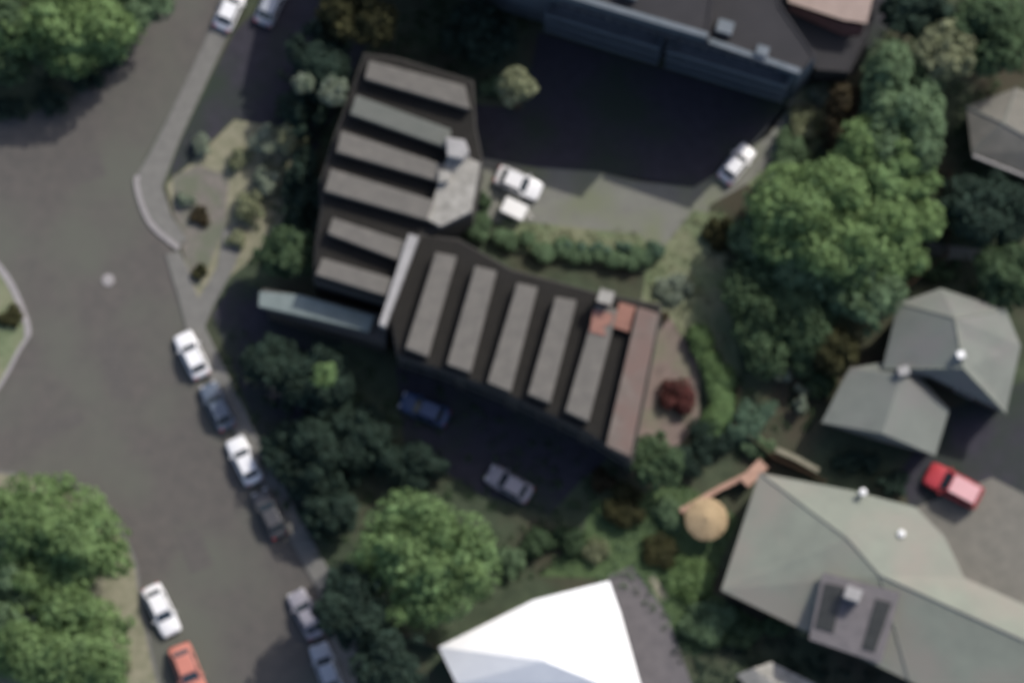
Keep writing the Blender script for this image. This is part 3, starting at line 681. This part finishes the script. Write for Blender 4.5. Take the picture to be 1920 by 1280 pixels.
tree(1500,352,78,6.5,'leaf_mid','mid green tree between the shaded white car and the tallest bright tree', ry=60)
tree(1555,480,105,8.0,'leaf_mid','mid green tree at the lower left side of the tallest bright tree', ry=80)
tree(1690,440,80,8.5,'leaf_green','bright green tree at the right side of the tallest bright tree', ry=90)
tree(1462,560,108,5.6,'leaf_dark','dark shaded tree between the curved hedge and the tall bright tree', ry=130)
tree(1450,420,76,6.5,'leaf_mid','mid green tree between the courtyard and the tall bright tree', ry=90)
tree(1625,540,75,7.5,'leaf_mid','mid green tree above the pale hipped house', ry=80)
tree(1565,650,50,5.0,'leaf_olive','small olive green tree left of the pale hipped house', ry=50)
tree(1700,200,85,10.0,'leaf_mid','tall mid green tree at the upper right, above the brightest tree', ry=130, nl=38)
tree(1592,228,46,5.5,'leaf_brown','brownish sparse tree right of the tall block', ry=85, dens=.8)
tree(1780,90,60,9.5,'leaf_pale','pale green tree in front of dark trees at the upper right', ry=55)
tree(1690,330,80,9.0,'leaf_yellow','yellowish tree between the upper right trees and the brightest tree', ry=50)
tree(1860,60,90,9.0,'leaf_dark','dark green tree in the top right corner', ry=80)
tree(1720,20,70,8.0,'leaf_shade_dark','very dark tree at the top edge right of the pink penthouse roof', ry=50)
tree(1850,395,90,7.0,'leaf_shade_dark','dark tree below the brown-roofed house at the right edge', ry=75)
tree(1900,520,70,6.5,'leaf_dark','dark green tree right of the pale hipped house', ry=70)
tree(670,30,75,9.5,'leaf_olive','olive brown tree at the top edge above the striped roof', ry=60)
tree(600,105,60,7.5,'leaf_shade_dark','dark tree at the top left of the striped roof', ry=70)
tree(572,205,48,4.2,'leaf_shade_dark','dark low tree left of the upper roof slabs', ry=50)
tree(566,350,40,4.0,'leaf_shade_dark','dark narrow tree beside the middle roof slabs', ry=85)
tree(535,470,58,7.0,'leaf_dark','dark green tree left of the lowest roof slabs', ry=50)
tree(590,710,80,6.0,'leaf_shade_dark','dark green tree in front of the podium', ry=70)
tree(660,810,75,4.2,'leaf_shade_dark','dark tree in the shade south of the striped roof', ry=70)
tree(570,850,80,5.2,'leaf_shade_dark','dark tree beside the parked white cars', ry=80)
tree(765,868,72,3.8,'leaf_shade_dark','low dark tree added to darken sunlit soil above the round yellow-green tree', ry=50)  # added as a dark patch over soil the sun reaches
tree(610,945,66,4.4,'leaf_shade_dark','dark tree above the light corner of the lower road', ry=60)
tree(1100,40,50,7.0,'leaf_shade_dark','dark tree at the foot of the tall block', ry=45) if False else None
tree(900,60,70,6.5,'leaf_shade_dark','dark tree in the tall block\'s shade at the top', ry=60)
tree(1230,860,55,4.5,'leaf_dark','dark tree at the lower tip of the striped roof', ry=50)

# ------------------------------------------------------------------ shrubs and hedges
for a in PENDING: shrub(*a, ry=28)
hedge([(890,425),(960,448),(1060,470),(1160,480),(1215,485)], 48, 1.3, 'leaf_mid', 'long green hedge between the courtyard and the striped roof')
hedge([(1305,630),(1345,680),(1362,745),(1345,790)], 64, 1.5, 'leaf_yellow', 'curved yellow-green hedge right of the brown paving')
hedge([(1040,462),(1120,466),(1185,462)], 22, 1.5, 'leaf_teal', 'narrow blue-green hedge along the lower edge of the courtyard')
tree(970,158,36,10.8,'leaf_pale','slim bright yellow-green tree rising from the tall block\'s shade', size=.18)
tree(500,672,52,6.0,'leaf_shade_dark','dark tree added in the parking court to shade the dark blue car')  # tree added to throw shade on the parked car
tree(606,702,24,9.2,'leaf_yellow','slim yellow-green tree rising above the dark tree by the podium', size=.18)
shrub(925,165,28,1.3,'leaf_mid','mid green bush left of the slim bright yellow-green tree')
tree(625,166,28,9.0,'leaf_silver','slim silvery green tree beside the upper roof slabs', size=.18)
tree(568,155,20,7.4,'leaf_silver','small silvery tree left of the slim silvery green tree', size=.16)
shrub(545,258,32,3.6,'leaf_pale','pale yellowish shrub above the garden paving')
shrub(500,266,30,3.4,'leaf_silver','pale grey shrub left of the yellowish shrub')
shrub(452,300,26,1.2,'leaf_pale','low pale shrub on the dry bed above the garden paving')
shrub(500,335,28,2.0,'leaf_silver','grey-green shrub below the pale shrubs')
shrub(470,385,30,1.8,'leaf_pale','straw-coloured shrub beside the garden paving')
shrub(378,272,20,1.5,'leaf_silver','silvery plant at the edge of the dark parking court')
shrub(375,405,22,.6,'leaf_brown','low brown shrub near the bright curved kerb')
shrub(348,372,18,.8,'leaf_silver','low grey plant beside the bright curved kerb')
shrub(440,450,20,1.0,'leaf_pale','pale plant where the two footpaths part')
shrub(376,510,16,.7,'leaf_olive','small olive plant between the forked footpaths')
shrub(605,700,22,7.2 if False else 6.6,'leaf_yellow','yellow-green treetop poking from the dark tree by the podium') if False else None
shrub(960,1052,32,1.4,'leaf_mid','green shrub right of the round yellow-green tree')
shrub(1006,1018,32,1.5,'leaf_dark','dark green shrub behind the round tree\'s green neighbour')
shrub(1060,1010,44,1.4,'leaf_dark','dark green shrub above the white-roofed house', ry=30)
shrub(1115,1028,26,1.0,'leaf_pale','pale green shrub above the tip of the white roof')
shrub(1170,950,50,1.5,'leaf_olive','olive green shrub in the lower garden', ry=42)
shrub(1130,900,26,1.0,'leaf_brown','small brown shrub at the tip of the striped roof')
shrub(1255,960,34,1.2,'leaf_mid','mid green shrub left of the straw parasol')
shrub(1235,1030,36,1.0,'leaf_olive','low olive shrub below the straw parasol')
shrub(1330,1160,60,1.6,'leaf_mid','broad green shrub below the left corner of the big house', ry=45)
shrub(1290,1085,46,.9,'leaf_green','bright green low bush left of the big house', ry=50)
shrub(1395,1185,40,1.6,'leaf_dark','dark green shrub under the eaves of the big house', ry=30)
shrub(1455,1170,34,1.2,'leaf_dark','dark shrub along the lower eaves of the big house', ry=22)
shrub(1508,1178,14,1.6,'leaf_pale','small pale plant against the lower eaves of the big house')
shrub(1270,745,36,1.4,'leaf_red','dark red shrub beside the curved hedge', ry=40)
shrub(1400,790,40,1.8,'leaf_teal','blue-green shrub below the curved hedge')
shrub(1440,770,24,1.5,'leaf_teal','small blue-green shrub right of the larger one')
shrub(1468,700,18,2.4,'leaf_silver','slim pale plant under the dark shaded tree')
shrub(1500,745,16,2.4,'leaf_silver','slim pale plant left of the lower roof wing', ry=32)
shrub(1540,720,30,1.8,'leaf_dark','dark green shrub left of the lower roof wing')
shrub(1335,815,50,1.5,'leaf_shade_dark','dark shrub below the brown paving', ry=40)
shrub(1290,860,50,1.5,'leaf_shade_dark','dark shrub above the pink wall', ry=36)
shrub(1420,835,40,1.2,'leaf_mid','green shrub above the pink gate pier', ry=24)
shrub(1610,870,60,1.5,'leaf_shade_dark','dark shrub between the two grey-green houses', ry=26)
shrub(1680,905,40,1.4,'leaf_shade_dark','dark shrub left of the red car', ry=24)
shrub(1510,230,36,1.6,'leaf_pale','pale green shrub beside the driveway of the tall block', ry=44)
shrub(1540,175,24,1.4,'leaf_silver','silvery shrub at the right corner of the tall block')
shrub(1480,280,40,1.8,'leaf_mid','green shrub right of the shaded white car')
shrub(1345,430,30,1.2,'leaf_olive','olive shrub at the right edge of the courtyard', ry=44)
shrub(1262,540,44,.9,'leaf_silver','pale grey-green shrub at the right end of the striped roof', ry=30)
shrub(1225,470,24,1.5,'leaf_teal','round blue-green shrub at the end of the long hedge')
shrub(1230,590,24,9.5 if False else 1.2,'leaf_brown','brown shrub at the upper end of the brown paving')
shrub(905,380,16,1.0,'leaf_dark','small dark shrub left of the white trailer', ry=24)
shrub(1010,220,60,1.3,'leaf_shade_dark','dark shrub in the middle of the shaded courtyard', ry=24) if False else None
shrub(655,880,60,1.6,'leaf_shade_dark','low dark shrub between the dark trees and the round yellow-green tree', ry=40)
shrub(1760,500,50,1.5,'leaf_dark','dark shrub above the pale hipped house', ry=26)
shrub(20,590,26,.8,'leaf_olive','low olive shrub on the traffic island')
shrub(215,1255,30,.8,'leaf_pale','pale dry shrub on the verge beside the orange-red car')

# ------------------------------------------------------------------ ground cover in the gardens
def cover(name, poly, n, m, size=.11, h=.25):
    poly = [Vector(p) for p in P(poly)]; xs = [p.x for p in poly]; ys = [p.y for p in poly]; cs = []
    while len(cs) < n:
        x, y = random.uniform(min(xs), max(xs)), random.uniform(min(ys), max(ys)); ins = False; j = len(poly)-1
        for i in range(len(poly)):
            if (poly[i].y > y) != (poly[j].y > y) and x < (poly[j].x-poly[i].x)*(y-poly[i].y)/(poly[j].y-poly[i].y)+poly[i].x: ins = not ins
            j = i
        if ins: cs.append((x, y, h*.4))
    rs = [(random.uniform(.2, .5),)*2+(h,) for _ in cs]
    o = leafobj(name, leaves(cs, rs, n*14, size, zmin=.03), m, None); return tag(o, kind='stuff')
cover('ground_cover', [(390,610),(560,640),(760,700),(1160,880),(1090,1060),(960,1090),(840,1180),(690,1260),(640,1100),(520,930)], 420, 'leaf_dark')
cover('ground_cover', [(520,120),(690,60),(900,-40),(1040,30),(900,140),(700,100),(600,400),(480,540),(470,420)], 260, 'leaf_dark')
cover('ground_cover', [(1340,400),(1560,220),(1700,-20),(1920,-20),(1920,200),(1780,300),(1920,330),(1920,560),(1700,540),(1540,800),(1380,860),(1380,640)], 620, 'leaf_dark')
cover('ground_cover', [(1370,1120),(1520,1210),(1700,1290),(1300,1290),(1240,1180)], 160, 'leaf_shade_dark')
cover('ground_cover', [(940,410),(1200,440),(1230,480),(1300,395),(1345,400),(1345,560),(1375,700),(1330,760),(1290,640),(1200,590),(1210,510),(950,470)], 170, 'leaf_pale', .08, .1)
cover('ground_cover', [(1180,930),(1110,940),(1090,1010),(1010,1080),(1150,1085),(1215,1150),(1300,1230),(1385,970),(1280,905)], 200, 'leaf_mid', .09, .16)
cover('ground_cover', [(-40,240),(0,235),(130,200),(220,130),(260,-20),(-40,-20)], 160, 'leaf_shade_dark')  # dark leaf scatter fills the tree's shadow outline to deepen it
